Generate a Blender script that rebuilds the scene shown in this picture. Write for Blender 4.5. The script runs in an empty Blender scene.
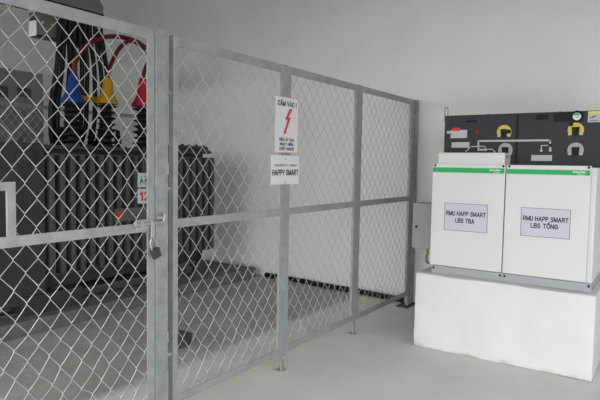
import bpy, bmesh, math, random
from mathutils import Vector, Matrix
random.seed(7)
SC = bpy.context.scene
COL = SC.collection

# ------------------------------------------------------------------ camera
F, YAW, PIT, ROL = 551.8566, -0.594, -0.0657, 0.0168
CAM = Vector((2.2771, -5.5467, 1.5))
fw = Vector((math.sin(YAW)*math.cos(PIT), math.cos(YAW)*math.cos(PIT), math.sin(PIT)))
rt = Vector((math.cos(YAW), -math.sin(YAW), 0)); up = rt.cross(fw)
c_, s_ = math.cos(ROL), math.sin(ROL)
rt, up = c_*rt + s_*up, -s_*rt + c_*up
cd = bpy.data.cameras.new('camera'); cam = bpy.data.objects.new('camera', cd); COL.objects.link(cam)
cd.sensor_width = 36; cd.lens = F/600*36; cd.clip_start = .05
cam.matrix_world = Matrix(((rt.x, up.x, -fw.x, CAM.x), (rt.y, up.y, -fw.y, CAM.y), (rt.z, up.z, -fw.z, CAM.z), (0, 0, 0, 1)))
SC.camera = cam

def at(u, v, ax, val):
    """the place on the real plane (axis = val) measured at that spot of the photo"""
    d = fw + rt*(u-300)/F - up*(v-200)/F
    return CAM + d*((val-CAM[ax])/d[ax])

# ------------------------------------------------------------------ materials
def mat(name, col, rough=.5, metal=0., var=0., scale=8., bump=0., bscale=60., col2=None, spec=.5):
    m = bpy.data.materials.new(name); m.use_nodes = True
    nt = m.node_tree; b = nt.nodes['Principled BSDF']
    b.inputs['Roughness'].default_value = rough; b.inputs['Metallic'].default_value = metal
    b.inputs['Specular IOR Level'].default_value = spec
    b.inputs['Base Color'].default_value = (*col, 1)
    tc = nt.nodes.new('ShaderNodeTexCoord')
    if var or col2:
        n = nt.nodes.new('ShaderNodeTexNoise'); n.inputs['Scale'].default_value = scale; n.inputs['Detail'].default_value = 6
        nt.links.new(tc.outputs['Object'], n.inputs['Vector'])
        r = nt.nodes.new('ShaderNodeValToRGB')
        a = tuple(x*(1-var) for x in col); z = col2 or tuple(min(1, x*(1+var)) for x in col)
        r.color_ramp.elements[0].color = (*a, 1); r.color_ramp.elements[1].color = (*z, 1)
        r.color_ramp.elements[0].position = .3; r.color_ramp.elements[1].position = .7
        nt.links.new(n.outputs['Fac'], r.inputs['Fac']); nt.links.new(r.outputs['Color'], b.inputs['Base Color'])
    if bump:
        n2 = nt.nodes.new('ShaderNodeTexNoise'); n2.inputs['Scale'].default_value = bscale; n2.inputs['Detail'].default_value = 4
        nt.links.new(tc.outputs['Object'], n2.inputs['Vector'])
        bp = nt.nodes.new('ShaderNodeBump'); bp.inputs['Strength'].default_value = bump; bp.inputs['Distance'].default_value = .01
        nt.links.new(n2.outputs['Fac'], bp.inputs['Height']); nt.links.new(bp.outputs['Normal'], b.inputs['Normal'])
    return m
M = dict(
    wall=mat('wall_paint', (.75, .75, .725), .85, var=.04, scale=1.5, bump=.05, bscale=30),
    ceil=mat('ceiling_paint', (.4, .4, .385), .9),
    galv=mat('galvanised_steel', (.29, .30, .305), .5, .3, var=.13, scale=14),
    galvd=mat('galvanised_post_steel', (.27, .285, .28), .5, .3, var=.16, scale=18),
    wire=mat('galvanised_wire', (.43, .435, .435), .4, .5),
    zinc=mat('zinc_plated', (.42, .42, .42), .35, .6),
    darkgrey=mat('transformer_paint', (.036, .039, .043), .55, var=.1, scale=5, spec=.25),
    fin=mat('transformer_fin_paint', (.062, .064, .068), .55, var=.1, scale=5, spec=.25),
    brown=mat('brown_porcelain', (.011, .007, .0065), .45, spec=.2),
    blue=mat('blue_rubber', (.005, .036, .16), .6, spec=.2),
    yellow=mat('yellow_rubber', (.38, .2, .008), .6, spec=.2),
    red=mat('red_rubber', (.34, .008, .035), .6, spec=.2),
    redcable=mat('red_cable_sheath', (.1, .007, .009), .55, spec=.25),
    black=mat('black_sheath', (.007, .0075, .008), .55, spec=.2),
    padlock=mat('bronze_padlock', (.045, .045, .045), .4, .3),
    olive=mat('olive_grey_paint', (.12, .125, .105), .6, var=.06),
    cabgrey=mat('far_cabinet_paint', (.2, .2, .18), .6, var=.05),
    darkwin=mat('dark_glass', (.06, .062, .06), .2),
    white=mat('white_enamel', (.585, .59, .565), .45, var=.015, scale=3),
    green=mat('green_band', (.0, .33, .08), .5),
    paper=mat('paper', (.5, .505, .565), .7),
    signw=mat('white_sign_face', (.6, .6, .625), .45),
    ink=mat('black_ink', (.012, .012, .015), .6),
    redink=mat('red_ink', (.6, .015, .02), .5),
    greenink=mat('green_ink', (.01, .12, .07), .5),
    whiteink=mat('white_ink', (.85, .85, .85), .5),
    greyink=mat('grey_ink', (.1, .1, .11), .6),
    plinth=mat('white_plaster', (.62, .622, .62), .8, var=.03, scale=6, bump=.25, bscale=22),
    panel=mat('charcoal_panel', (.028, .03, .036), .6, var=.08, scale=20, spec=.3),
    panel2=mat('black_plastic', (.006, .006, .007), .5, spec=.2),
    discy=mat('yellow_dial', (.55, .44, .04), .5),
    discg=mat('grey_dial', (.33, .33, .37), .5),
    labelw=mat('label_white', (.42, .43, .45), .5),
    labely=mat('label_yellow', (.6, .55, .08), .5),
    boxgrey=mat('box_grey_paint', (.29, .305, .29), .5, var=.03),
    strip=mat('light_grey_metal', (.3, .32, .33), .45, .2),
    earth=mat('yellow_green_wire', (.22, .19, .09), .6),
    concrete=mat('raw_concrete', (.14, .125, .11), .9, var=.25, scale=5, bump=.4, bscale=40),
    brick=mat('brown_block', (.06, .05, .042), .9, var=.3, scale=20, bump=.5),
    bright=mat('bright_zinc', (.75, .75, .74), .45, .2),
    skid=mat('skid_steel', (.075, .075, .073), .7, var=.1),
    ground=mat('unseen_ground', (.22, .22, .2), .9, var=.1, scale=2),
    plate=mat('nameplate_metal', (.12, .115, .105), .5, .2, var=.1, scale=30),
)

def dirt_foot(m):
    nt = m.node_tree; N = nt.nodes.new; L = nt.links.new; b = nt.nodes['Principled BSDF']
    tc = N('ShaderNodeTexCoord'); sx = N('ShaderNodeSeparateXYZ'); L(tc.outputs['Object'], sx.inputs[0])
    n = N('ShaderNodeTexNoise'); n.inputs['Scale'].default_value = 14; n.inputs['Detail'].default_value = 5; L(tc.outputs['Object'], n.inputs['Vector'])
    a = N('ShaderNodeMath'); a.operation = 'MULTIPLY_ADD'; L(n.outputs['Fac'], a.inputs[0]); a.inputs[1].default_value = -.13; L(sx.outputs['Z'], a.inputs[2])
    r = N('ShaderNodeMapRange'); L(a.outputs[0], r.inputs['Value']); r.inputs['From Min'].default_value = -.065; r.inputs['From Max'].default_value = -.035
    r.inputs['To Min'].default_value = .55; r.inputs['To Max'].default_value = 0
    old = b.inputs['Base Color'].links[0].from_socket
    mx = N('ShaderNodeMixRGB'); L(r.outputs[0], mx.inputs['Fac']); L(old, mx.inputs['Color1']); mx.inputs['Color2'].default_value = (.42, .36, .29, 1)
    L(mx.outputs[0], b.inputs['Base Color'])
dirt_foot(M['plinth'])

def floor_material():
    m = bpy.data.materials.new('painted_and_raw_concrete'); m.use_nodes = True
    nt = m.node_tree; b = nt.nodes['Principled BSDF']; b.inputs['Roughness'].default_value = .6
    b.inputs['Specular IOR Level'].default_value = .35
    N = nt.nodes.new; L = nt.links.new
    tc = N('ShaderNodeTexCoord')
    def noise(sc, det=6, rough=.6):
        n = N('ShaderNodeTexNoise'); n.inputs['Scale'].default_value = sc; n.inputs['Detail'].default_value = det
        n.inputs['Roughness'].default_value = rough; L(tc.outputs['Object'], n.inputs['Vector']); return n.outputs['Fac']
    def ramp(f, a, c, p0=.3, p1=.7):
        r = N('ShaderNodeValToRGB'); r.color_ramp.elements[0].color = (*a, 1); r.color_ramp.elements[1].color = (*c, 1)
        r.color_ramp.elements[0].position = p0; r.color_ramp.elements[1].position = p1; L(f, r.inputs['Fac']); return r.outputs['Color']
    paint = ramp(noise(2.2), (.62, .59, .55), (.72, .69, .65))
    raw = ramp(noise(3.2, 8, .65), (.3, .27, .24), (.44, .405, .365))
    spots = ramp(noise(9, 3), (0, 0, 0), (1, 1, 1), .66, .72)
    mx0 = N('ShaderNodeMixRGB'); mx0.blend_type = 'MIX'; L(raw, mx0.inputs['Color1']); mx0.inputs['Color2'].default_value = (.6, .58, .54, 1)
    sp = N('ShaderNodeMath'); sp.operation = 'MULTIPLY'; L(spots, sp.inputs[0]); sp.inputs[1].default_value = .5
    L(sp.outputs[0], mx0.inputs['Fac'])
    sx = N('ShaderNodeSeparateXYZ'); L(tc.outputs['Object'], sx.inputs[0])
    ad = N('ShaderNodeMath'); ad.operation = 'MULTIPLY_ADD'; L(noise(6, 3), ad.inputs[0]); ad.inputs[1].default_value = .12; L(sx.outputs['X'], ad.inputs[2])
    mr = N('ShaderNodeMapRange'); L(ad.outputs[0], mr.inputs['Value']); mr.inputs['From Min'].default_value = .04; mr.inputs['From Max'].default_value = .16
    mx = N('ShaderNodeMixRGB'); L(mr.outputs[0], mx.inputs['Fac']); L(mx0.outputs[0], mx.inputs['Color1']); L(paint, mx.inputs['Color2'])
    L(mx.outputs[0], b.inputs['Base Color'])
    bp = N('ShaderNodeBump'); bp.inputs['Strength'].default_value = .15; bp.inputs['Distance'].default_value = .01
    L(noise(35, 5), bp.inputs['Height']); L(bp.outputs['Normal'], b.inputs['Normal'])
    return m

# ------------------------------------------------------------------ mesh helpers
def box(bm, x0, x1, y0, y1, z0, z1, bev=0.):
    r = bmesh.ops.create_cube(bm, size=1)
    vs = r['verts']
    bmesh.ops.scale(bm, vec=(abs(x1-x0), abs(y1-y0), abs(z1-z0)), verts=vs)
    bmesh.ops.translate(bm, vec=((x0+x1)/2, (y0+y1)/2, (z0+z1)/2), verts=vs)
    if bev:
        es = {e for v in vs for e in v.link_edges}
        bmesh.ops.bevel(bm, geom=list(es), offset=bev, segments=2, affect='EDGES', profile=.6)
    return bm

def tube(bm, pts, r, n=8, cap=True):
    pts = [Vector(p) for p in pts]
    rs = r if isinstance(r, (list, tuple)) else [r]*len(pts)
    rings = []
    prev = None
    for i, p in enumerate(pts):
        t = (pts[min(i+1, len(pts)-1)] - pts[max(i-1, 0)]).normalized()
        if prev is None:
            a = t.orthogonal().normalized()
        else:
            a = (prev - t*prev.dot(t)).normalized()
        prev = a; b = t.cross(a)
        rings.append([bm.verts.new(p + rs[i]*(math.cos(k*2*math.pi/n)*a + math.sin(k*2*math.pi/n)*b)) for k in range(n)])
    for q in range(len(rings)-1):
        for k in range(n):
            bm.faces.new((rings[q][k], rings[q][(k+1) % n], rings[q+1][(k+1) % n], rings[q+1][k]))
    if cap:
        bm.faces.new(list(reversed(rings[0]))); bm.faces.new(rings[-1])
    return bm

def lathe(bm, prof, c, axis='Z', n=20):
    """prof: list of (radius, height) along axis from point c"""
    c = Vector(c); ax = {'X': (Vector((0, 1, 0)), Vector((0, 0, 1)), Vector((1, 0, 0))),
                         'Y': (Vector((1, 0, 0)), Vector((0, 0, 1)), Vector((0, -1, 0))),
                         'Z': (Vector((1, 0, 0)), Vector((0, 1, 0)), Vector((0, 0, 1)))}[axis]
    rings = [[bm.verts.new(c + ax[2]*h + max(r, 1e-4)*(math.cos(k*2*math.pi/n)*ax[0] + math.sin(k*2*math.pi/n)*ax[1])) for k in range(n)] for r, h in prof]
    for q in range(len(rings)-1):
        for k in range(n):
            bm.faces.new((rings[q][k], rings[q][(k+1) % n], rings[q+1][(k+1) % n], rings[q+1][k]))
    bm.faces.new(rings[0][::-1]); bm.faces.new(rings[-1])
    return bm

def prism(bm, poly, axis, a, b):
    """poly in the two other axes (cyclic order), extruded along axis from a to b"""
    def P(u, v, w):
        return {'X': (w, u, v), 'Y': (u, w, v), 'Z': (u, v, w)}[axis]
    A = [bm.verts.new(P(u, v, a)) for u, v in poly]; B = [bm.verts.new(P(u, v, b)) for u, v in poly]
    n = len(poly)
    bm.faces.new(A); bm.faces.new(B[::-1])
    for i in range(n): bm.faces.new((A[i], B[i], B[(i+1) % n], A[(i+1) % n]))
    return bm

def catmull(pts, k=8):
    pts = [Vector(p) for p in pts]; P = [2*pts[0]-pts[1]] + pts + [2*pts[-1]-pts[-2]]; out = []
    for i in range(1, len(P)-2):
        for j in range(k):
            t = j/k; a, b, c, d = P[i-1:i+3]
            out.append(.5*((2*b)+(c-a)*t+(2*a-5*b+4*c-d)*t*t+(3*b-a-3*c+d)*t**3))
    return out+[pts[-1]]

# plain sans capitals drawn as strokes: (width, polylines) on a cell one unit high
_O = [(.5, 1), (.2, .93), (.04, .7), (.04, .3), (.2, .07), (.5, 0), (.6, 0), (.9, .07), (1.06, .3), (1.06, .7), (.9, .93), (.6, 1), (.5, 1)]
_o = [[(x*.68, y) for x, y in _O]]
_P = [(0, .46), (.42, .46), (.58, .56), (.62, .73), (.58, .9), (.42, 1), (0, 1)]
GLYPH = {
 'A': (.74, [[(0, 0), (.37, 1), (.74, 0)], [(.13, .3), (.61, .3)]]),
 'B': (.64, [[(0, 0), (0, 1), (.4, 1), (.56, .9), (.57, .68), (.42, .54), (0, .54)], [(.42, .54), (.6, .42), (.64, .22), (.55, .06), (.4, 0), (0, 0)]]),
 'C': (.7, [[(.7, .72), (.6, .92), (.38, 1), (.16, .93), (.02, .68), (.02, .32), (.16, .07), (.38, 0), (.6, .08), (.7, .3)]]),
 'D': (.68, [[(0, 0), (0, 1), (.36, 1), (.58, .9), (.68, .66), (.68, .34), (.58, .1), (.36, 0), (0, 0)]]),
 'E': (.58, [[(.58, 0), (0, 0), (0, 1), (.56, 1)], [(0, .53), (.52, .53)]]),
 'G': (.74, [[(.7, .74), (.58, .93), (.38, 1), (.16, .93), (.02, .68), (.02, .32), (.16, .07), (.38, 0), (.58, .06), (.72, .2), (.72, .46), (.4, .46)]]),
 'H': (.66, [[(0, 0), (0, 1)], [(.66, 0), (.66, 1)], [(0, .53), (.66, .53)]]),
 'I': (.02, [[(.01, 0), (.01, 1)]]),
 'K': (.66, [[(0, 0), (0, 1)], [(.62, 1), (0, .38)], [(.22, .6), (.66, 0)]]),
 'L': (.52, [[(0, 1), (0, 0), (.52, 0)]]),
 'M': (.8, [[(0, 0), (0, 1), (.4, .08), (.8, 1), (.8, 0)]]),
 'N': (.66, [[(0, 0), (0, 1), (.66, 0), (.66, 1)]]),
 'O': (.75, _o),
 'P': (.62, [[(0, 0), (0, 1)], _P]),
 'R': (.68, [[(0, 0), (0, 1)], _P, [(.36, .46), (.66, 0)]]),
 'S': (.64, [[(.62, .82), (.5, .97), (.3, 1), (.1, .94), (.03, .77), (.1, .61), (.3, .53), (.52, .44), (.62, .26), (.54, .06), (.32, 0), (.1, .04), (0, .2)]]),
 'T': (.62, [[(0, 1), (.62, 1)], [(.31, 1), (.31, 0)]]),
 'U': (.64, [[(0, 1), (0, .26), (.1, .05), (.32, 0), (.54, .05), (.64, .26), (.64, 1)]]),
 'V': (.7, [[(0, 1), (.35, 0), (.7, 1)]]),
 'Y': (.68, [[(0, 1), (.34, .46), (.68, 1)], [(.34, .46), (.34, 0)]]),
 '0': (.56, [[(x*.51, y) for x, y in _O]]),
 '1': (.3, [[(0, .74), (.26, .98), (.26, 0)]]),
 '2': (.56, [[(.02, .72), (.1, .93), (.28, 1), (.48, .92), (.54, .72), (.44, .5), (0, 0), (.56, 0)]]),
 '5': (.56, [[(.52, 1), (.1, 1), (.04, .54), (.28, .64), (.5, .54), (.56, .32), (.46, .06), (.26, 0), (.02, .1)]]),
 ':': (.04, [[(.02, .04), (.02, .1)], [(.02, .56), (.02, .62)]]),
 '!': (.04, [[(.02, .3), (.02, 1)], [(.02, 0), (.02, .06)]]),
 ' ': (.22, []),
}
import unicodedata
def sans(bm, s, c, w, h, face, bold=.17, depth=.0008):
    """capitals in even heavy strokes, w wide (baseline to cap height h), centred on c; accents stand above or below"""
    segs = []; x = 0
    for ch in s:
        bar = ch == 'Đ'; dec = unicodedata.normalize('NFD', 'D' if bar else ch)
        gw, pl = GLYPH[dec[0]]
        for p in pl: segs += [((x+a, b_), (x+d, e), bold) for (a, b_), (d, e) in zip(p, p[1:])]
        if bar: segs.append(((x-.1, .53), (x+.3, .53), bold*.8))
        m = x+gw/2; th = bold*.7; hat = chr(0x302) in dec
        for k in dec[1:]:
            o = .34 if hat and k != chr(0x302) else 0
            L = {0x301: [(-.08, 1.14), (.1, 1.34)], 0x300: [(-.1, 1.34), (.08, 1.14)], 0x302: [(-.18, 1.14), (0, 1.32), (.18, 1.14)],
                 0x323: [(-.02, -.26), (.04, -.26)], 0x309: [(-.06, 1.36), (.04, 1.4), (.08, 1.3), (0, 1.2)], 0x31b: [(gw/2, .98), (gw/2+.12, 1.06), (gw/2+.1, 1.2)]}[ord(k)]
            if o: L = [(a*.8+.2, b_+.12) for a, b_ in L] if ord(k) != 0x323 else L
            segs += [((m+a, b_), (m+d, e), th) for (a, b_), (d, e) in zip(L, L[1:])]
        x += gw + (.3 if gw else 0)
    tot = x-.3+bold; kx = w/tot; Rm = FONT_ROT[face]; n = 0
    for (a, b_), (d, e), t in segs:
        P = Vector((a, b_)); Q = Vector((d, e)); u = (Q-P).normalized(); nn = Vector((-u.y, u.x))*t/2; u = u*t*.42
        n += 1; zf = depth*(1+.03*(n % 7))
        q = [P-u+nn, P-u-nn, Q+u-nn, Q+u+nn]
        A = []
        for z in (0, zf):
            A.append([bm.verts.new(Rm @ Vector(((v.x+bold/2-tot/2)*kx, (v.y-.5)*h*.9, z)) + Vector(c)) for v in q])
        bm.faces.new(A[1]); bm.faces.new(A[0][::-1])
        for i in range(4): bm.faces.new((A[0][i], A[0][(i+1) % 4], A[1][(i+1) % 4], A[1][i]))
    return bm

ORIGIN = {}
def obj(name, bm, m, parent=None, smooth=False, label=None):
    bmesh.ops.recalc_face_normals(bm, faces=bm.faces)
    me = bpy.data.meshes.new(name)
    if parent is None:
        xs = [v.co for v in bm.verts]
        org = Vector(((min(v.x for v in xs)+max(v.x for v in xs))/2, (min(v.y for v in xs)+max(v.y for v in xs))/2, min(v.z for v in xs)))
    else: org = ORIGIN[parent.name]
    bmesh.ops.translate(bm, vec=-org, verts=bm.verts)
    bm.to_mesh(me); bm.free(); me.materials.append(m)
    if smooth:
        for p in me.polygons: p.use_smooth = True
        try: me.set_sharp_from_angle(angle=math.radians(40))
        except Exception: pass
    o = bpy.data.objects.new(name, me); COL.objects.link(o)
    if parent is None: o.location = org
    else: o.parent = parent
    ORIGIN[o.name] = org
    if label: o['label'] = label
    return o

def each(name, bm, m, parent, smooth=False, label=None):
    """every loose piece of bm becomes a part of its own"""
    left = set(bm.verts)
    while left:
        st = [left.pop()]; grp = set(st)
        while st:
            v = st.pop()
            for e in v.link_edges:
                w = e.other_vert(v)
                if w in left: left.discard(w); grp.add(w); st.append(w)
        nb = BM(); mp = {v: nb.verts.new(v.co) for v in grp}
        for f in {f for v in grp for f in v.link_faces}: nb.faces.new([mp[v] for v in f.verts])
        obj(name, nb, m, parent, smooth, label)
    bm.free()

def thing(name, label, cat, loc, group=None):
    o = bpy.data.objects.new(name, None); COL.objects.link(o); o.empty_display_size = .1
    o.location = loc; ORIGIN[o.name] = Vector(loc)
    o['label'] = label; o['category'] = cat
    if group: o['group'] = group
    return o
def tag(o, label, cat, group=None):
    o['label'] = label; o['category'] = cat
    if group: o['group'] = group
    return o
def struct(name, bm, m):
    o = obj(name, bm, m); o['kind'] = 'structure'; return o
def BM(): return bmesh.new()

FONT_ROT = {'X': Matrix(((0, 0, 1), (1, 0, 0), (0, 1, 0))), 'Y': Matrix(((1, 0, 0), (0, 0, -1), (0, 1, 0)))}
def text_bm(bm, s, c, w, h, face, bold=0., depth=.0006):
    """mesh lettering centred on c, w wide and h high; face 'X' looks along +X, face 'Y' along -Y"""
    cu = bpy.data.curves.new('t', 'FONT'); cu.body = s; cu.size = 1; cu.extrude = .02
    cu.resolution_u = 2
    o = bpy.data.objects.new('t', cu); COL.objects.link(o)
    dg = bpy.context.evaluated_depsgraph_get(); dg.update()
    me = bpy.data.meshes.new_from_object(o.evaluated_get(dg))
    xs = [v.co.x for v in me.vertices]; ys = [v.co.y for v in me.vertices]
    x0, x1, y0, y1 = min(xs), max(xs), min(ys), max(ys)
    R = FONT_ROT[face]; base = [v.co.copy() for v in me.vertices]
    for k in ((-1, 0, 1) if bold else (0,)):       # heavier strokes
        for v, co in zip(me.vertices, base):
            q = Vector(((co.x-(x0+x1)/2)/(x1-x0)*w*(1-bold*.5) + k*bold*h*2.2, (co.y-(y0+y1)/2)/(y1-y0)*h, co.z/.02*depth*(1+.05*k)))
            v.co = R @ q + Vector(c)
        bm.from_mesh(me)
    bpy.data.objects.remove(o); bpy.data.curves.remove(cu); bpy.data.meshes.remove(me)
    return bm

# ------------------------------------------------------------------ the room
WY = lambda x: .10 - .072*x          # the back wall is a little out of square with the fence
H = 4.5
struct('floor', box(BM(), -6.6, 5.2, -12, .7, -.2, 0), floor_material())
struct('ground', box(box(BM(), -40, 40, -60, -12.01, -.3, -.02), 5.21, 40, -12.01, 6, -.3, -.02), M['ground'])  # out of view, added so the upper walls catch less light from outside
b = BM(); prism(b, [(-6.6, WY(-6.6)), (5.2, WY(5.2)), (5.2, WY(5.2)+.2), (-6.6, WY(-6.6)+.2)], 'Z', 0, H); struct('wall_back', b, M['wall'])
struct('wall_left', box(BM(), -6.6, -6.4, -8.2, WY(-6.4)+.02, 0, H), M['wall'])
struct('wall_right', box(box(BM(), 5.0, 5.2, -2.6, -.2, 0, H), 5.0, 5.2, -8.2, -2.6, 3.0, H), M['wall'])
struct('ceiling', box(BM(), -6.6, 5.2, -8.2, .8, H, H+.2), M['ceil'])
b = BM(); box(b, -6.4, 5.0, -8.2, -8.0, 3.0, H)
struct('wall_front', b, M['wall'])

# ------------------------------------------------------------------ chain link mesh
DW, DH = .107, .131
def chain_link(y0, y1, z0, z1, x, hole=None, seed=0, r=.002, sag=.0018):
    """zigzag wires hooked into one another, between y0..y1 and z0..z1"""
    rnd = random.Random(seed); bm = BM()
    n = math.ceil((y1-y0)/(DW/2)); m = math.ceil((z1-z0)/(DH/2))
    jit = {}
    def node(i, j):
        if (i, j) not in jit:
            low = max(0, 1-(j*DH/2)/.9)
            jit[(i, j)] = (rnd.gauss(0, .0025+.003*low), rnd.gauss(0, .0025+.003*low))
        return jit[(i, j)]
    for i in range(n):
        pts = []
        for j in range(m+1):
            k = i if (i+j) % 2 == 0 else i+1
            dy, dz = node(k, j)
            p = Vector((x, y0 + k*DW/2 + dy, z0 + j*DH/2 + dz))
            if pts:
                q = last; bow = sag*(1+1.2*max(0, 1-p.z/1.1)); d = .0045 if p.y > q.y else -.0045
                for t, ty in ((.11, .075), (.35, .345), (.65, .655), (.89, .925)):
                    w = q.lerp(p, t); w.y = q.y+(p.y-q.y)*ty; w.x += d
                    w.z += bow*math.sin(t*math.pi*2)*.4; w.y += bow*math.sin(t*math.pi)*.4
                    pts.append(w)
            last = p; pts.append(p)
        pts = [Vector((w.x, min(w.y, y1), min(w.z, z1))) for w in pts]
        runs = [[]]
        for p in pts:
            ins = hole and hole[0] < p.y < hole[1] and hole[2] < p.z < hole[3]
            if ins: runs.append([])
            else: runs[-1].append(p)
        for rr in runs:
            cl = [rr[0]] if rr else []
            for p in rr[1:]:
                if (p-cl[-1]).length > .002: cl.append(p)
            if len(cl) > 1: tube(bm, cl, r, 5)
    return bm

# ------------------------------------------------------------------ front fence
HT = 2.182; W5 = .052; T = .032
def angle_v(y0, y1, z0, z1, leg, x=0., t=.005, d=.036):
    """upright angle iron: a flat face towards +X and a return leg at its low ('a') or high ('b') end"""
    b = BM(); box(b, x-t, x, y0, y1, z0, z1)
    if leg == 'a': box(b, x-d, x-t, y0, y0+t, z0, z1)
    else: box(b, x-d, x-t, y1-t, y1, z0, z1)
    return b
def angle_h(y0, y1, z0, z1, leg, x=0., t=.005, d=.036):
    b = BM(); box(b, x-t, x, y0, y1, z0, z1)
    if leg == 'a': box(b, x-d, x-t, y0, y1, z0, z0+t)
    else: box(b, x-d, x-t, y0, y1, z1-t, z1)
    return b
def panel(y0, y1, label, seed, x=0., ht=HT, mids=True, sign=1):
    t = thing('chain_link_fence', label, 'fence', (x-T/2, (y0+y1)/2, .124), 'galvanised chain link fence panels')
    x0, x1 = x-T, x
    obj('wire_mesh', chain_link(y0+W5*.6, y1-W5*.6, .16, ht-.03, x-T/2, seed=seed), M['wire'], t, True)
    s = .036
    obj('stile', angle_v(y0, y0+s, .124, ht, 'a'), M['galv'], t)
    obj('stile', angle_v(y1-s, y1, .124, ht, 'b'), M['galv'], t)
    obj('top_rail', angle_h(y0+s, y1-s, ht-.055, ht, 'b'), M['galv'], t)
    obj('bottom_rail', angle_h(y0+s, y1-s, .124, .174, 'a'), M['galv'], t)
    obj('middle_rail', angle_h(y0+s, y1-s, 1.132, 1.182, 'a'), M['galv'], t)
    return t
YA0, YA1 = -3.424, -2.388
YB0, YB1 = -2.346, -1.306
YC0, YC1 = -1.262, -.105
panel(YA0, YA1, 'chain link fence panel nearest the gate, with the transformer corner seen through it', 11)
panel(YB0, YB1, 'middle chain link fence panel, directly right of the danger sign', 12)
panel(YC0, YC1, 'narrow-looking chain link fence panel at the far end beside the grey box', 13)

def thin_post(y0, y1, label):
    t = thing('fence_post', label, 'fence post', (-.02, (y0+y1)/2, 0), 'thin galvanised fence posts')
    obj('shaft', angle_v(y0+.0005, y1-.0005, .006, HT+.004, 'b', .001), M['galv'], t)
    obj('foot_plate', box(BM(), -.05, .012, y0-.012, y1+.012, 0, .006), M['galv'], t)
    b = BM()
    for z in (.1, HT-.09): lathe(b, [(.007, 0), (.007, .005), (.003, .008)], (.002, (y0+y1)/2, z), 'X', 8)
    each('bolt', b, M['zinc'], t)
    return t
thin_post(-2.388, -2.346, 'thin galvanised fence post that carries the two white signs')
thin_post(-1.306, -1.262, 'thin galvanised fence post right of the signs, between two mesh panels')
# end post by the wall
t = thing('fence_post', 'paired galvanised end post standing against the wall beside the grey box', 'fence post', (-.02, -.02, 0))
obj('shaft', angle_v(-.10, -.068, .012, HT+.003, 'b'), M['galv'], t)
obj('shaft', box(BM(), -.06, .0, -.025, .045, .012, HT+.01, .003), M['galvd'], t)
b = BM()
for z in (.35, 1.0, 1.55, 2.0): box(b, -.035, -.012, -.07, -.022, z, z+.03)
each('spacer', b, M['zinc'], t)
obj('foot_plate', box(BM(), -.1, .03, -.17, .07, 0, .012, .002), M['darkgrey'], t, label='dark steel foot plate')

# gate post
t = thing('gate_post', 'wide galvanised gate post between the padlocked gate and the first mesh panel', 'gate post', (-.03, -3.508, 0))
b = BM(); box(b, -.07, .004, -3.551, -3.463, .008, HT+.012, .004); obj('shaft', b, M['galvd'], t)
obj('foot_plate', box(BM(), -.11, .04, -3.59, -3.43, 0, .008), M['galvd'], t)
b = BM()
for z in (.42, 1.35, 1.87):
    b = BM()
    tube(b, [(-.02, -3.463, z), (-.02, -3.425, z)], .011, 10)
    tube(b, [(-.02, -3.455, z), (-.02, -3.445, z)], .017, 6)
    tube(b, [(-.02, -3.437, z), (-.02, -3.430, z)], .017, 6)
    obj('fixing_bolt', b, M['zinc'], t)
b = BM()
for z in (.5, 1.43): box(b, .004, .008, -3.475, -3.463, z, z+.06)
each('clip', b, M['zinc'], t)
stp = BM()
tube(stp, catmull([(.004, -3.523, 1.18), (.03, -3.523, 1.182), (.034, -3.518, 1.2), (.03, -3.514, 1.218), (.004, -3.514, 1.22)]), .006, 8)
tube(stp, [(.004, -3.55, 1.2), (.02, -3.50, 1.2)], .012, 10)
obj('bolt_keeper', stp, M['zinc'], t)

# gate leaf
GY0, GY1 = -4.82, -3.556
g = thing('gate', 'galvanised chain link gate leaf with slide bolt, in front of the transformer', 'gate', (-.016, (GY0+GY1)/2, .06))
hz0, hz1 = at(5, 238, 0, 0).z, at(5, 182, 0, 0).z
hy1 = at(16, 220, 0, 0).y; hy0 = hy1-.30
obj('wire_mesh', chain_link(GY0+.03, GY1-.03, .09, HT-.03, -.016, hole=(hy0+.01, hy1-.01, hz0-.02, hz1-.01), seed=4), M['wire'], g, True)
obj('stile', angle_v(GY1-.046, GY1, .06, HT+.006, 'b', .001), M['galv'], g)
obj('stile', angle_v(GY0, GY0+.046, .06, HT+.006, 'a', .001), M['galv'], g)
obj('top_rail', angle_h(GY0+.046, GY1-.046, HT-.055, HT, 'b'), M['galv'], g)
obj('bottom_rail', angle_h(GY0+.046, GY1-.046, .06, .115, 'a'), M['galv'], g)
zt = at(140, 223.5, 0, 0).z; zb = at(140, 232.5, 0, 0).z
obj('middle_rail', angle_h(GY0+.046, GY1-.046, zb, zt, 'a'), M['galv'], g)
fr = BM(); wv = .036
box(fr, -.012, .002, hy0, hy1, hz1-wv, hz1, .001); box(fr, -.012, .002, hy1-wv, hy1, zt, hz1-wv, .001); box(fr, -.012, .002, hy0, hy0+wv, zt, hz1-wv, .001)
obj('hand_hole_frame', fr, M['galv'], g)
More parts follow.
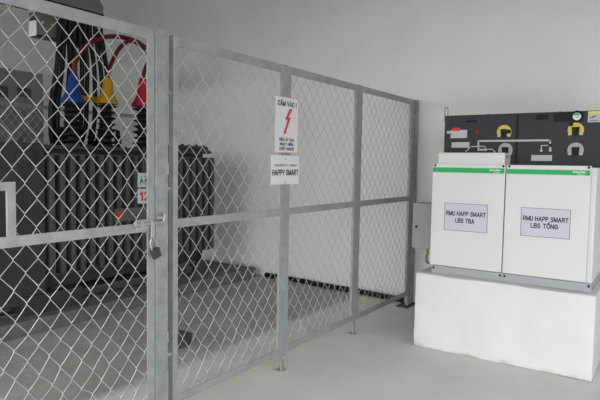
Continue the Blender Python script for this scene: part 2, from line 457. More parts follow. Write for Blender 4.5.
# slide bolt
b = BM()
p0 = at(137, 226.5, 0, .02); p1 = at(156, 221.5, 0, .02)
zz = (p0.z+p1.z)/2
tube(b, [(.02, p0.y, zz), (.02, GY1+.03, zz)], .0095, 10)
tube(b, [(.02, p0.y, zz), (.02, p0.y-.012, zz)], .014, 8)
lb = obj('slide_bolt', b, M['zinc'], g, True)
b = BM(); box(b, .001, .008, p0.y+.005, p0.y+.11, zz-.03, zz+.022, .002)
for dy in (.02, .085): box(b, .008, .033, p0.y+dy, p0.y+dy+.018, zz-.014, zz+.014, .002)
obj('bolt_plate', b, M['zinc'], g)
hy = at(153, 232, 0, .02).y
b = BM(); box(b, .015, .022, hy-.012, hy+.012, zz-.085, zz-.005, .002)
tube(b, catmull([(.018, hy-.009, zz-.08), (.018, hy, zz-.095), (.018, hy+.009, zz-.08)]), .004, 6)
obj('hasp', b, M['zinc'], g)
# padlock
pc = at(154.5, 250, 0, .03)
t = thing('padlock', 'dark bronze padlock hanging from the gate bolt', 'padlock', (pc.x, pc.y, pc.z-.04))
ang = math.radians(20); hy -= .014
def rot(p): # tilt in the plane of the gate about the shackle
    dy, dz = p[1]-hy, p[2]-(zz-.088)
    return Vector((p[0], hy+dy*math.cos(ang)-dz*math.sin(ang), zz-.088+dy*math.sin(ang)+dz*math.cos(ang)))
b = BM(); box(b, .018, .042, hy-.025, hy+.025, zz-.19, zz-.135, .006)
for v in b.verts: v.co = rot(v.co)
obj('body', b, M['padlock'], t, True)
b = BM(); tube(b, [rot(p) for p in catmull([(.031, hy-.019, zz-.14), (.031, hy-.019, zz-.105), (.031, hy-.012, zz-.085), (.031, hy, zz-.078), (.031, hy+.012, zz-.085), (.031, hy+.019, zz-.105), (.031, hy+.019, zz-.14)])], .0045, 8)
obj('shackle', b, M['zinc'], t, True, label='steel shackle')

# signs on the post
def wh(c00, c10, c01, ax, val):
    a, b_, c = at(*c00, ax, val), at(*c10, ax, val), at(*c01, ax, val)
    return a, b_, c
sx = .006
tl, tr, bl = wh((275.7, 96), (299.5, 98.8), (274.3, 152.5), 0, sx)
y0, y1, z1, z0 = (tl.y+bl.y)/2, tr.y-.01, (tl.z+tr.z)/2, bl.z
t = thing('danger_sign', 'white warning sign with red lightning arrow on the fence post', 'sign', (sx, (y0+y1)/2, z0))
obj('plate', box(BM(), .0025, sx, y0, y1, z0, z1), M['signw'], t)
w, h = y1-y0, z1-z0; yc = (y0+y1)/2
b = BM()
for (a, c, d, e) in ((y0, y1, z0, z0+.0025), (y0, y1, z1-.0025, z1), (y0, y0+.002, z0, z1), (y1-.002, y1, z0, z1)): box(b, sx, sx+.001, a, c, d, e)
obj('border', b, M['redink'], t)
b = BM(); sans(b, 'CẤM VÀO !', (sx+.0005, yc, z0+h*.88), w*.8, h*.085, 'X', .22); obj('lettering', b, M['ink'], t)
b = BM()
for k, s in enumerate(('ĐIỆN ÁP CAO', 'NGUY HIỂM', 'CHẾT NGƯỜI')): sans(b, s, (sx+.0005, yc, z0+h*(.24-.083*k)), w*(.64, .56, .62)[k], h*.052, 'X', .2)
obj('lettering', b, M['ink'], t)
b = BM()
P = [(.60, .80), (.42, .60), (.52, .60), (.40, .40), (.36, .41), (.385, .325), (.50, .375), (.46, .385), (.66, .645), (.55, .645), (.74, .80)]
prism(b, [(y0+u*w, z0+v*h) for u, v in P], 'X', sx+.0004, sx+.0014); obj('lightning_arrow', b, M['redink'], t)
tl, tr, bl = wh((271.4, 154.6), (300, 156.4), (270.8, 184.8), 0, sx)
y0, y1, z1, z0 = (tl.y+bl.y)/2, tr.y-.01, (tl.z+tr.z)/2, bl.z
w, h = y1-y0, z1-z0; yc = (y0+y1)/2
t = thing('name_sign', 'white sign lettered HAPPY SMART below the danger sign', 'sign', (sx, yc, z0))
obj('plate', box(BM(), .0025, sx, y0, y1, z0, z1), M['signw'], t)
b = BM(); sans(b, 'TRẠM BIẾN ÁP 1 : 1250KVA', (sx+.0005, yc, z0+h*.66), w*.8, h*.075, 'X', .12); obj('lettering', b, M['ink'], t); b = BM()
sans(b, 'HAPPY SMART', (sx+.0005, yc, z0+h*.41), w*.93, h*.19, 'X', .22); obj('lettering', b, M['ink'], t)
b = BM()
for zf in (.06, .87): lathe(b, [(.005, 0), (.005, .002), (.002, .003)], (sx, yc, z0+h*zf), 'X', 8)
each('rivet', b, M['greyink'], t)

# ------------------------------------------------------------------ transformer on its pad
b = BM(); box(b, -4.0, -2.2, -5.4, WY(-4.0)-.3, 0, .13, .01)
tag(obj('concrete_pad', b, M['concrete']), 'low raw concrete pad under the dark transformer', 'concrete pad')
XF = -2.35
yl, yr = at(53, 200, 0, XF).y, at(213, 200, 0, XF).y
zf0, zf1 = .455, at(147, 157, 0, XF).z
zl = at(147, 148.5, 0, XF).z
tr_ = thing('transformer', 'large dark grey power transformer with vertical cooling fins behind the gate', 'transformer', (-2.85, (yl+yr)/2-.4, .13))
X1 = -3.35; XC = XF-.13
obj('tank', box(BM(), X1+.13, XC, yl-.02, yr-.04, .30, zl-.03, .01), M['darkgrey'], tr_)
def fins(xa, xb):
    b = BM(); n = 21; s = (yr-yl)/(n-1)
    for k in range(n):
        y = yl+k*s
        box(b, xa, xb, y-.024, y+.024, zf0, zf1, .007)
    box(b, xa, xb, yl-.015, yr+.015, zf0-.012, zf0); box(b, xa, xb, yl-.015, yr+.015, zf1, zf1+.012)
    return b
obj('cooling_fins', fins(XC-.005, XF), M['fin'], tr_)
obj('cooling_fins', fins(X1, X1+.135), M['fin'], tr_)
b = BM(); box(b, X1+.02, XF-.03, yl-.05, yr+.02, zl-.035, zl, .005)
for k in range(16):
    y = yl+.03+k*(yr-yl-.06)/15
    lathe(b, [(.012, 0), (.012, .012)], (XF-.05, y, zl), 'Z', 6)
obj('lid', b, M['darkgrey'], tr_)
# raised cover with bolts at the right-hand end of the lid
ya, yb_ = at(181, 150, 0, XF-.1).y-.12, at(209, 150, 0, XF-.1).y
ztop = at(190, 145.5, 0, XF-.1).z
b = BM(); box(b, XF-.4, XF-.1, ya, yb_, zl-.001, ztop, .03)
for k in range(5): lathe(b, [(.018, 0), (.018, .016), (.008, .022)], (XF-.14, ya+.06+k*(yb_-ya-.12)/4, ztop-.004), 'Z', 8)
obj('lid_cover', b, M['darkgrey'], tr_)
# smooth cable box on the left end
b = BM(); box(b, X1+.1, XF-.02, yl-1.05, yl-.06, .22, zl+.01, .012)
for k in range(4): box(b, XF-.022, XF-.008, yl-1.03+k*.245, yl-1.015+k*.245, .25, zl-.05)
obj('cable_box', b, M['darkgrey'], tr_)
b = BM(); lathe(b, [(.085, 0), (.085, .03), (.06, .035), (.06, .05), (.02, .06)], (XF-.02, at(25, 150, 0, XF).y, 1.52), 'X', 20)
obj('flange', b, M['darkgrey'], tr_, True)
for xs in (-2.5, -3.15):
    b = BM(); box(b, xs-.06, xs+.06, yl-.9, yr-.1, .13, .15); box(b, xs-.06, xs+.06, yl-.9, yr-.1, .23, .25); box(b, xs-.06, xs-.045, yl-.9, yr-.1, .15, .23)
    box(b, xs-.055, xs+.055, yl+.05, yl+.15, .25, .31); box(b, xs-.055, xs+.055, yr-.4, yr-.3, .25, .31); box(b, xs-.055, xs+.055, yl-.8, yl-.6, .25, .31)
    obj('skid', b, M['skid'], tr_)
b = BM(); box(b, -2.66, XF+.02, yl-.3, yl+.28, .13, .30, .01); obj('foot_block', b, M['darkgrey'], tr_)
# bushings with coloured boots
XB = -2.55
def bushing(u, mname, lab, utop, vtop, vbot):
    base = at(u, 145, 0, XB); by = base.y
    zb_ = at(u, vbot, 0, XB).z; ztp = at(utop, vtop, 0, XB).z
    z0 = zl
    b = BM(); prof = [(.09, 0), (.09, .02), (.05, .025)]
    n = 7; hh = zb_-z0-.03
    for k in range(n):
        h0 = .03+hh*k/n; d = hh/n
        R = .104 if k % 2 == 0 else .09
        prof += [(.046, h0), (R, h0+d*.42), (R, h0+d*.52), (.05, h0+d*.66), (.046, h0+d*.98)]
    lathe(b, prof, (XB, by, z0), 'Z', 24)
    bu = obj('bushing', b, M['brown'], tr_, True)
    b = BM(); Hh = ztp-zb_; dy = at(utop, vtop, 0, XB).y-by
    n0 = len(b.verts)
    lathe(b, [(.112, 0), (.108, .03*Hh/.34), (.085, .22*Hh), (.062, .42*Hh), (.052, .62*Hh), (.05, .8*Hh), (.034, .97*Hh), (.026, Hh)], (XB, by, zb_-.01), 'Z', 24)
    for v in b.verts:
        f = (v.co.z-zb_)/Hh; v.co.y += dy*max(0, f)
    obj('boot', b, M[mname], bu, True, label=lab)
    return Vector((XB, by+dy, ztp-.02))
tb = bushing(73, 'blue', 'blue rubber boot', 74, 71.5, 102)
ty = bushing(107, 'yellow', 'yellow rubber boot', 108, 77, 103)
tx = bushing(142, 'red', 'red rubber boot', 143, 77, 106)
# low voltage bushings with busbar
XL = -2.86
lvy = [yl+.42+k*.17 for k in range(5)]
for y in lvy:
    b = BM(); lathe(b, [(.05, 0), (.05, .03), (.03, .035), (.045, .06), (.03, .08), (.045, .11), (.03, .13), (.022, .2)], (XL, y, zl), 'Z', 14)
    obj('low_voltage_bushing', b, M['brown'], tr_, True)
q0, q1 = at(83, 98, 0, -2.7), at(103, 99, 0, -2.7)
b = BM(); box(b, -2.74, -2.68, q0.y-.06, q1.y, q0.z-.03, q0.z+.025, .01)
obj('busbar_cover', b, M['yellow'], tr_, label='amber busbar cover')
# plates on the front of the fins
def plate(u0, v0, u1, v1, s, ink, frac):
    a, c = at(u0, v0, 0, XF+.006), at(u1, v1, 0, XF+.006)
    y1 = a.y+.30
    p = obj('sign_plate', box(BM(), XF-.004, XF+.006, a.y, y1, c.z, a.z), M['signw'], tr_, label='white plate with %s characters' % ('green' if ink == 'greenink' else 'red'))
    hh = a.z-c.z
    bb = BM(); sans(bb, s, (XF+.0065, a.y+.085, (a.z+c.z)/2), .13, hh*.6, 'X', .2); obj('lettering', bb, M[ink], p)
plate(138, 173, 148, 187, 'AM', 'greenink', 1)
plate(138, 189, 148, 203, '12', 'redink', 1)
a, c = at(115, 207, 0, XF+.006), at(148, 221, 0, XF+.006)
p = obj('nameplate', box(BM(), XF-.004, XF+.006, a.y, c.y+.1, c.z+.02, a.z-.02), M['plate'], tr_, label='dull metal nameplate')
b = BM(); e = at(120, 215, 0, XF+.006)
lathe(b, [(.034, 0), (.034, .004)], (XF+.006, e.y, e.z), 'X', 20); obj('round_mark', b, M['redink'], p)
b = BM()
for k in range(3): box(b, XF+.006, XF+.008, e.y+.09, c.y+.06, c.z+.05+k*.035, c.z+.058+k*.035)
obj('engraved_lines', b, M['greyink'], p)
# earth lead at the right-hand end
b = BM(); pts = [at(197, 247, 0, XF-.03), at(198, 252, 0, XF), at(201, 257, 0, XF), at(196, 262, 0, XF), at(192, 272, 0, XF-.05)]
tube(b, catmull(pts), .012, 8); obj('earth_lead', b, M['black'], tr_, True)

# red cables
def cable(pts, r, m, label, cat, group=None, name='red_cable', k=8):
    b = BM(); tube(b, catmull(pts, k), r, 10)
    return tag(obj(name, b, m, None, True), label, cat, group)
def px(L): return [at(u, v, 0, x) for u, v, x in L]
RC = 'red high-voltage cables'
endw = [at(161+k*2, 80+k*7, 1, WY(-3.9)-.01) for k in range(3)]

cable([tb]+px([(76, 60, -2.55), (84, 48, -2.58), (97, 39.5, -2.62), (112, 36.5, -2.66), (128, 38.5, -2.72), (140, 43.5, -2.78), (149, 52, -2.9), (158, 66, -3.4)])+[endw[0]], .024, M['redcable'], 'red cable rising from the blue boot in a long arch', 'cable', RC)
cable([ty]+px([(109, 70, -2.55), (113, 60, -2.56), (119, 49, -2.58), (126, 42.5, -2.62), (133, 41.5, -2.66), (143, 47.5, -2.72), (151, 58, -2.9), (157, 71, -3.4)])+[endw[1]], .022, M['redcable'], 'red cable rising from the yellow boot to meet the arched one', 'cable', RC)
cable([tx]+px([(144.5, 71, -2.55), (148, 63, -2.58), (152.5, 60, -2.75), (155, 70, -3.2)])+[endw[2]], .022, M['redcable'], 'short red cable leaving the red boot behind the gate stile', 'cable', RC)

e0 = at(103.5, 15, 0, -2.75); e1 = at(103.5, 7, 0, -2.75)
# black low voltage cables
n = 15; k = 0
for row in (0, 1):
    for i in range(9):
        f = (i+.0)/8
        X = -2.775-row*.05
        u0 = 59.5+f*41; jj = [0, -1.2, .8, -.6, 1, -.9, .5, 1, 0][i]; u1 = 52.5+f*56+jj; um = 57+f*49+jj*.6
        if row == 1 and f < .25: u1 -= 1
        P0 = at(u0, 5 + f*4, 0, X); P1 = at(u0+random.uniform(-.8, .8), 35, 0, X); P2 = at(um, 66, 0, X); P3 = at(u1, 100, 0, X); P4 = at(u1-1, 126, 0, X)
        j = min(range(5), key=lambda q: abs(lvy[q]-P4.y))
        P5 = Vector((XL+(-.02 if row else .02), (lvy[j]*.35+P4.y*.65), zl+.02))
        P0.z = e0.z-.012
        where = 'in front row' if row == 0 else 'in back row'
        cable([P0, P1, P2, P3, P4, P5], .0235, M['black'], 'black cable hanging in the bundle from the overhead trunking onto the transformer', 'cable', 'black low-voltage cables over the transformer', 'black_cable', 5)

# overhead trunking, support beam
t = thing('cable_trunking', 'olive grey overhead trunking above the gate that the black cables drop from', 'cable trunking', (-2.95, -3.6, 3.0))
b = BM(); prism(b, [(-5.6, e0.z), (e0.y, e0.z), (e1.y, e1.z), (e1.y-.16, e1.z+.22), (e1.y-.16, 3.45), (-5.6, 3.45)], 'X', -3.15, -2.75); obj('duct', b, M['olive'], t)
b = BM(); box(b, -3.16, -2.74, -5.6, e0.y+.005, e0.z-.012, e0.z); obj('underside_shade', b, M['panel2'], t)  # black sheet stands in for the shade on the duct's underside
tz = at(29, 10, 0, -3.3)
b = BM(); box(b, -3.34, -3.3, -5.6, tz.y, tz.z, tz.z+.1, .004); box(b, -3.32, -3.1, tz.y-.4, tz.y-.34, tz.z+.1, tz.z+.14); box(b, -3.14, -3.1, tz.y-.4, tz.y-.34, tz.z+.1, 3.2)
obj('cable_tray', b, M['olive'], t)
for y in (-5.2, -3.9, -2.6):
    b = BM(); tube(b, [(-2.95, y, 3.45), (-2.95, y, H)], .012, 8); obj('hanger_rod', b, M['zinc'], t)
t = thing('support_beam', 'short steel channel with a bright end, left of the black cables', 'steel beam', (-3.0, -2.3, 2.7))
s0 = at(36.5, 20, 0, -2.86); s1 = at(36.5, 35.5, 0, -2.86)
zt_, zb_ = at(37, 11, 0, -2.86).z, s1.z
b = BM(); box(b, -2.99, -2.86, s0.y, s0.y+.6, zb_, zb_+.012); box(b, -2.99, -2.86, s0.y, s0.y+.6, zt_-.012, zt_); box(b, -2.872, -2.86, s0.y, s0.y+.6, zb_, zt_)
box(b, -2.99, -2.978, s0.y, s0.y+.6, zb_, zt_)
obj('channel', b, M['olive'], t)
b = BM(); box(b, -2.985, -2.862, s0.y-.006, s0.y, zb_+.003, s0.z); obj('end_plate', b, M['bright'], t, label='bright galvanised end plate')
b = BM()
for d in (.06, .16): lathe(b, [(.014, 0), (.014, .006)], (-2.86, s0.y+d, (zb_+zt_)/2+.02), 'X', 8)
each('bolt', b, M['zinc'], t)
for d in (.12, .5):
    b = BM(); tube(b, [(-2.92, s0.y+d, zt_), (-2.92, s0.y+d, e0.z-.011)], .01, 8); obj('drop_rod', b, M['zinc'], t)

# ------------------------------------------------------------------ rear fence and far cabinet
XR = -4.35
rt_ = thing('rear_fence', 'chain link fence run behind the transformer, seen between its bushings', 'fence', (XR, -2.6, 0))
zr = at(118, 113.2, 0, XR).z; yR0, yR1 = -5.6, WY(XR)-.03
obj('wire_mesh', chain_link(yR0, yR1, .1, zr-.02, XR, seed=8, r=.0028), M['wire'], rt_, True)
b = BM(); box(b, XR-.02, XR+.02, yR0, yR1, zr-.045, zr, .003); obj('top_rail', b, M['galv'], rt_)
b = BM(); box(b, XR-.02, XR+.02, yR0, yR1, .06, .11, .003); obj('bottom_rail', b, M['galv'], rt_)
for y in (-5.58, -4.4, -3.2, yR1-.03):
    b = BM(); box(b, XR-.021, XR+.021, y-.02, y+.02, 0, zr+.004); obj('post', b, M['galvd'], rt_)
XD = -5.0
k0 = at(43, 74, 0, XD); kl = at(0, 68, 0, XD)
t = thing('grey_cabinet', 'tall grey metal cabinet with two dark square windows at far left', 'cabinet', (XD-.3, k0.y-.7, 0))
y0, y1 = k0.y-1.35, k0.y
obj('body', box(BM(), XD-.6, XD, y0, y1, 0, k0.z, .008), M['cabgrey'], t)
for (u0, u1, v0, v1) in ((-4, 8, 85, 98), (17, 31, 87, 98)):
    a, c = at(u0, v0, 0, XD), at(u1, v1, 0, XD)
    w_ = obj('window', box(BM(), XD-.01, XD+.006, a.y, c.y, c.z, a.z, .003), M['darkwin'], t)
b = BM(); e = at(15, 134, 0, XD); lathe(b, [(.11, 0), (.11, .02), (.08, .03), (.08, .05), (.02, .055)], (XD, e.y, e.z), 'X', 24); obj('round_flange', b, M['cabgrey'], t, True)

# black conduit lying along the wall
b = BM(); pts = [(x, WY(x)-.06+.008*math.sin(x*7), .03) for x in [-2.12+.1*i for i in range(21)]]
tube(b, catmull(pts, 4), [.03*(1+.1*math.sin(i*1.9)) for i in range(81)], 10)
tag(obj('black_conduit', b, M['black'], None, True), 'black conduit lying on the floor along the foot of the wall', 'conduit')
# brown lump behind the stile
b = BM(); a = at(184, 345, 2, 0)
box(b, a.x-.09, a.x+.06, a.y-.12, a.y+.045, 0, .11, .03)
bmesh.ops.subdivide_edges(b, edges=b.edges, cuts=2, use_grid_fill=True)
for v in b.verts:
    if v.co.z > .01: v.co += Vector((random.uniform(-1, 1), random.uniform(-1, 1), random.uniform(-1, 1)))*.006
tag(obj('rubble_block', b, M['brick']), 'dark brown rubble block on the floor just behind the first fence panel', 'block')

# ------------------------------------------------------------------ concrete plinth
PX0, PX1, PY, PH = .546, 1.875, -1.256, .62
b = BM(); box(b, PX0, PX1, PY, -.18, 0, PH, .012)
bmesh.ops.subdivide_edges(b, edges=[e for e in b.edges if e.calc_length() > .3], cuts=14, use_grid_fill=True)
for v in b.verts:
    n = math.sin(v.co.x*9.1+v.co.z*5)*.004+random.uniform(-.002, .002)
    if v.co.z > .05 and v.co.y < PY+.03: v.co.y += n
    if v.co.z > PH-.05 and v.co.y < PY+.05: v.co.z += min(n, 0)-.004
    if v.co.z < .02 and v.co.y < PY+.03: v.co.y += random.uniform(-.004, .012)
tag(obj('plinth', b, M['plinth'], None, True), 'white plastered concrete plinth under the switchgear cabinets', 'plinth')

# ------------------------------------------------------------------ ring main unit
YP, YB = -1.196, -1.0
ZT = at(515, 113.3, 1, YB).z; EX0 = at(445, 116.5, 1, YB).x+.004; PR = at(603, 130, 1, YB).x
r = thing('switchgear', 'white twin-fronted switchgear unit with charcoal control panel on the white plinth', 'switchgear', (1.24, -.75, PH))
CL, CR = .643, 1.797
zd0 = .69; zd1 = 1.518
xm = at(503.8, 220, 1, YP).x
# base frame
b = BM(); box(b, CL+.01, CR+.035, YP+.012, -.42, PH, zd0-.006, .004)
obj('base_frame', b, M['strip'], r)
b = BM()
for x in (CL+.03, xm-.015, xm+.02, CR+.02): lathe(b, [(.009, 0), (.009, .004)], (x, YP+.012, zd0-.025), 'Y', 10)
each('screw', b, M['panel2'], r)
obj('enclosure', box(BM(), EX0, CR+.035, YB+.02, -.42, zd1-.012, ZT-.008, .004), M['panel'], r)
b = BM(); box(b, CL+.012, CR+.035, YP+.03, YB+.02, zd0-.006, zd1-.012, .004); box(b, EX0, CR+.034, YB+.02, -.42, zd0-.006, zd1-.012, .004); obj('cable_compartment', b, M['white'], r)
def cover(x0, x1, lab, stripe, brandx, paper, lines, lsz):
    c = obj('front_cover', box(BM(), x0, x1, YP, YP+.03, zd0, zd1, .004), M['white'], r, label=lab)
    z0, z1 = stripe
    s = obj('green_band', box(BM(), x0+.004, x1-.006, YP-.0015, YP, z0, z1), M['green'], c)
    b = BM(); wbr = .085
    text_bm(b, 'Schneider', (x1-.075, YP-.002, (z0+z1)/2+.006), wbr, (z1-z0)*.42, 'Y', .01)
    text_bm(b, 'Electric', (x1-.062, YP-.002, z0+.007), wbr*.5, (z1-z0)*.2, 'Y', .0)
    obj('brand_lettering', b, M['whiteink'], c)
    b = BM()
    for x in (x0+.022, x1-.015): lathe(b, [(.009, 0), (.009, .005), (.005, .007)], (x, YP, zd1-.012), 'Y', 10)
    each('screw', b, M['panel2'], c)
    tl, tr, br, bl = [at(*q, 1, YP) for q in paper]
    xa, xb = (tl.x+bl.x)/2, (tr.x+br.x)/2; za, zb = (bl.z+br.z)/2, (tl.z+tr.z)/2
    p = obj('paper_label', box(BM(), xa, xb, YP-.002, YP, za, zb), M['paper'], c, label='printed paper label')
    b = BM(); q = .0035
    for (m0, m1, m2, m3) in ((xa, xb, za, za+q), (xa, xb, zb-q, zb), (xa, xa+q, za, zb), (xb-q, xb, za, zb)): box(b, m0, m1, YP-.003, YP-.002, m2, m3)
    obj('border', b, M['greyink'], p)
    b = BM(); w, h = xb-xa, zb-za
    sans(b, lines[0], ((xa+xb)/2, YP-.002, za+h*.63), w*.92, h*.155, 'Y', .235)
    sans(b, lines[1], ((xa+xb)/2-.005, YP-.002, za+h*lsz[2]), w*lsz[0], h*.155, 'Y', .235)
    obj('lettering', b, M['ink'], p)
    b = BM(); box(b, xa+.003, xb-.012, YP-.0025, YP-.0003, zb, zb+.02); obj('sleeve_edge', b, M['white'], p)
zs1, zs0 = at(468, 167.8, 1, YP).z, at(468, 172.8, 1, YP).z
cover(CL, xm-.004, 'left white front cover with green band', (zs0, zs1), 0, ((444.5, 202.5), (487.6, 205), (487.5, 233), (444.4, 230)), ('RMU HAPP SMART', 'LBS TBA'), (.44, .155, .38))
zs1, zs0 = at(547, 169.6, 1, YP).z, at(547, 174.6, 1, YP).z
cover(xm+.004, CR, 'right white front cover with green band', (zs0, zs1), 0, ((521.2, 207), (570.5, 210), (570.2, 239.5), (520.6, 235.5)), ('RMU HAPP SMART', 'LBS TỔNG'), (.56, .19, .39))
# hood above the left cover
h0, h1 = at(438.5, 153, 1, YP+.02), at(505, 152.3, 1, YP+.02)
b = BM(); box(b, h0.x, h1.x, YP+.02, YB+.004, zd1-.012, (h0.z+h1.z)/2, .004); obj('hood', b, M['white'], r)
b = BM(); s = at(508.5, 157, 1, YP+.07); lathe(b, [(.008, 0), (.008, .004)], (h1.x, YP+.08, h1.z-.035), 'X', 8); each('screw', b, M['panel2'], r)
# control panel
pL = at(445, 116.5, 1, YB)
cp = obj('control_panel', box(BM(), pL.x, PR, YB, YB+.02, zd1-.02, ZT, .003), M['panel'], r, label='charcoal front panel with dials and mimic diagram')
def on(u, v): return at(u, v, 1, YB)
def rect(name, u0, v0, u1, v1, m, d=.004, bev=0, label=None):
    a, c = on(u0, v0), on(u1, v1)
    return obj(name, box(BM(), a.x, c.x, YB-d, YB, c.z, a.z, bev), M[m], cp, label=label)
rect('rating_label', 450.8, 130.2, 467, 138, 'labelw', .002)
rect('warning_tag', 453, 127.8, 460, 131, 'redink', .003)
rect('small_tag', 447, 131, 451.3, 133.6, 'labelw', .002)
rect('name_strip', 451.8, 142.3, 469.3, 147.6, 'labelw', .002)
rect('name_strip', 531.4, 155.0, 551.9, 161, 'labelw', .002)
rect('slot', 466.5, 120.4, 476.8, 122.4, 'panel2', .004)
q = rect('terminal_block', 536.7, 115, 547.6, 119.6, 'panel2', .012, .002)
rect('display', 553.7, 113.2, 570, 121.6, 'panel2', .006, .002)
lbw = rect('corner_label', 588.3, 111.4, 601, 122, 'labelw', .002)
bb = BM(); a, c = on(588.3, 111.4), on(601, 113.4); box(bb, a.x, c.x, YB-.003, YB-.0018, c.z, a.z); obj('yellow_edge', bb, M['labely'], lbw)
bb = BM()
for k_ in range(2):
    a, c = on(590+k_*2.5, 117-k_), on(593.5+k_*3, 118-k_); box(bb, a.x, c.x, YB-.003, YB-.0018, c.z, a.z)
a, c = on(590, 120), on(599, 120.6); box(bb, a.x, c.x, YB-.003, YB-.0018, c.z, a.z); obj('print_lines', bb, M['greyink'], lbw)
bb = BM(); a = on(477.2, 132); lathe(bb, [(.017, 0), (.017, .005), (.012, .009)], (a.x, YB, a.z), 'Y', 14); obj('red_button', bb, M['red'], cp, True)
rr = (on(584, 140).x-on(567.5, 140).x)/2
def dial(u, v, m, name, dot=None):
    c = on(u, v); b = BM()
    poly = [(c.x+rr*math.cos(a_), c.z+rr*math.sin(a_)) for a_ in [math.radians(-48+i*276/28) for i in range(29)]]
    poly += [(c.x-.03, c.z-rr*.62), (c.x+.03, c.z-rr*.62)]
    prism(b, poly, 'Y', YB-.004, YB); d = obj(name, b, M[m], cp)
    b = BM(); prism(b, [(c.x-.027, c.z+.022), (c.x+.027, c.z+.022), (c.x+.021, c.z-.04), (c.x-.021, c.z-.04)], 'Y', YB-.012, YB-.003)
    box(b, c.x-.016, c.x+.016, YB-.02, YB-.011, c.z-.025, c.z-.005); obj('lever_socket', b, M['panel2'], d)
    b = BM()
    if dot:
        e = on(*dot); lathe(b, [(.017, 0), (.017, .005)], (e.x, YB-.003, e.z), 'Y', 14); obj('knob', b, M['panel2'], d)
    b = BM()
    for sgn in (-1, 1): box(b, c.x+sgn*rr*.72-.01, c.x+sgn*rr*.72+.01, YB-.005, YB-.0035, c.z-rr*.68, c.z-rr*.45)
    each('position_mark', b, M['labelw'], d)
dial(504.2, 132, 'discy', 'yellow_dial', (509, 131.6))
dial(575.8, 130, 'discy', 'yellow_dial', (571, 124.2))
dial(505.4, 150, 'discg', 'grey_dial')
dial(575.5, 150, 'discg', 'grey_dial')
g0 = on(577.2, 116.6)
b = BM(); lathe(b, [(.044, 0), (.044, .012), (.036, .016), (.028, .012)], (g0.x, YB, g0.z), 'Y', 24); ga = obj('pressure_gauge', b, M['panel2'], cp, True)
b = BM(); lathe(b, [(.028, 0), (.028, .0015)], (g0.x, YB-.0125, g0.z), 'Y', 24); obj('gauge_face', b, M['signw'], ga)
b = BM(); poly = [(g0.x+R*math.cos(a_), g0.z+R*math.sin(a_)) for R, S in ((.025, 1), (.011, -1)) for a_ in [math.radians(40+i*14)for i in range(9)][::S]]
prism(b, poly, 'Y', YB-.0148, YB-.0138); obj('green_sector', b, M['green'], ga)
b = BM(); prism(b, [(g0.x-.004, g0.z-.008), (g0.x+.004, g0.z-.008), (g0.x+.02, g0.z+.018)], 'Y', YB-.0158, YB-.0148); obj('needle', b, M['ink'], ga)
b = BM()
def ln(b, P_, w=.006):
    for (u0, v0), (u1, v1) in zip(P_, P_[1:]):
        a, c = on(u0, v0), on(u1, v1)
        d = (c-a); d.normalize(); nrm = Vector((-d.z, 0, d.x))*w; a = a-d*w*.9; c = c+d*w*.9
        prism(b, [((a+nrm).x, (a+nrm).z), ((c+nrm).x, (c+nrm).z), ((c-nrm).x, (c-nrm).z), ((a-nrm).x, (a-nrm).z)], 'Y', YB-.0015, YB)
ln(b, [(478.4, 150), (478.4, 141), (550.2, 140.3), (550.2, 150.5)], .007)
ln(b, [(549, 145.3), (541.3, 145.6), (541.3, 150.5)], .0035)
ln(b, [(466, 151.5), (470.8, 146.6), (484.5, 146.2), (486, 149)], .004)
ln(b, [(488, 149.2), (492.5, 149.2), (495, 152)], .004)
for (u, v) in ((541.3, 150.6), (550.2, 150.4)):
    e = on(u, v); lathe(b, [(.01, 0), (.01, .002)], (e.x, YB, e.z), 'Y', 10)
a, c = on(479.5, 148.8), on(487, 150.6); box(b, a.x, c.x, YB-.002, YB, c.z, a.z)
obj('mimic_diagram', b, M['labelw'], cp)
b = BM()
e = on(550.2, 145.3); lathe(b, [(.013, 0), (.013, .004)], (e.x, YB-.0012, e.z), 'Y', 12)
each('mimic_node', b, M['panel2'], cp); b = BM()
for (u0, v0, u1, v1) in ((515.5, 127, 518.6, 127.8), (515.5, 148.8, 518.6, 149.6), (563, 149.6, 566, 150.6)):
    a, c = on(u0, v0), on(u1, v1); box(b, a.x, c.x, YB-.0015, YB, c.z, a.z)
each('panel_slot', b, M['panel2'], cp); b = BM()
a, c = on(516.8, 114.5), on(517.05, 163); box(b, a.x, c.x, YB-.001, YB, c.z, a.z); obj('panel_seam', b, M['panel2'], cp); b = BM()
for (u, v) in ((462.5, 121), (481, 120), (471, 147)):
    e = on(u, v); lathe(b, [(.005, 0), (.005, .003)], (e.x, YB, e.z), 'Y', 8)
each('panel_screw', b, M['panel2'], cp)
b = BM()
for u in (487, 559.5):
    e = on(u, 114); lathe(b, [(.012, 0), (.012, .012)], (e.x, YB+.03, ZT-.008), 'Z', 8)
each('roof_bolt', b, M['panel2'], r)
# lifting eye
e = on(445.7, 111.5); ex = e.x
b = BM(); tube(b, catmull([(ex-.012, YB+.02, ZT-.05), (ex-.012, YB+.02, ZT+.05), (ex, YB+.02, ZT+.068), (ex+.012, YB+.02, ZT+.05), (ex+.012, YB+.02, ZT-.05)]), .006, 8)
obj('lifting_eye', b, M['strip'], r, True, label='steel lifting eye')

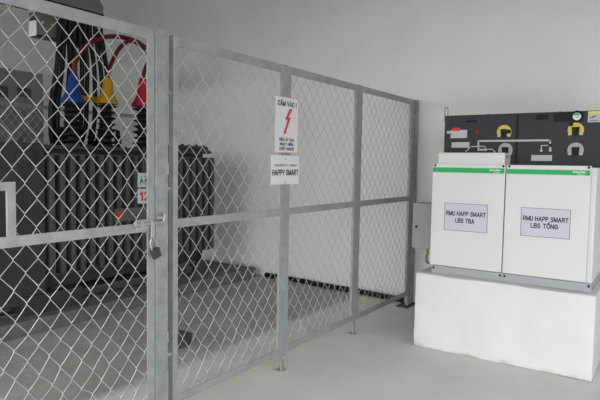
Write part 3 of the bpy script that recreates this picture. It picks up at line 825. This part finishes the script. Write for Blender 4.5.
# grey box on the flank of the switchgear
YJ = -.86
j0, j1 = at(413, 203, 1, YJ), at(411.8, 247.5, 1, YJ)
jx0 = (j0.x+j1.x)/2
t = thing('junction_box', 'plain grey metal box fixed to the left flank of the white switchgear', 'junction box', (jx0+.1, YJ+.1, j1.z))
obj('body', box(BM(), jx0, EX0-.001, YJ, YJ+.2, j1.z, j0.z, .004), M['boxgrey'], t)
e = at(416.5, 226.5, 1, YJ); b = BM(); lathe(b, [(.012, 0), (.012, .005), (.006, .007)], (e.x, YJ, e.z), 'Y', 12); obj('lock', b, M['panel2'], t, True)
b = BM(); u0 = at(427.3, 249, 1, YJ+.05)
tube(b, catmull([(u0.x, YJ+.05, j1.z+.01), (u0.x+.003, YJ+.05, j1.z-.05), (u0.x-.004, YJ+.045, PH+.06), (u0.x+.004, YJ+.045, PH+.012), (u0.x+.05, YJ+.05, PH+.012)]), .012, 8)
obj('earth_wire', b, M['earth'], t, True, label='yellow and green earth wire')

# ------------------------------------------------------------------ daylight
W = bpy.data.worlds.new('sky'); SC.world = W; W.use_nodes = True
nt = W.node_tree; bg = nt.nodes['Background']
bg.inputs['Color'].default_value = (.93, .97, 1, 1); bg.inputs['Strength'].default_value = 3.0
ld = bpy.data.lights.new('doorway_portal', 'AREA'); ld.shape = 'RECTANGLE'; ld.size = 11.4; ld.size_y = 3.0
try: ld.cycles.is_portal = True
except Exception: pass
lo = bpy.data.objects.new('doorway_portal', ld); COL.objects.link(lo); lo.location = (-.7, -8.1, 1.5); lo.rotation_euler = (math.radians(90), 0, 0)

ld2 = ld.copy(); ld2.size = 5.4; ld2.size_y = 3.0
lo2 = bpy.data.objects.new('side_portal', ld2); COL.objects.link(lo2); lo2.location = (5.1, -5.3, 1.5); lo2.rotation_euler = (math.radians(90), 0, math.radians(90))
vs = SC.view_settings
vs.view_transform = 'Standard'; vs.look = 'None'; vs.gamma = 1; vs.use_curve_mapping = False; vs.exposure = .68
SC.cycles.max_bounces = 10; SC.cycles.diffuse_bounces = 6
SC.cycles.use_denoising = True
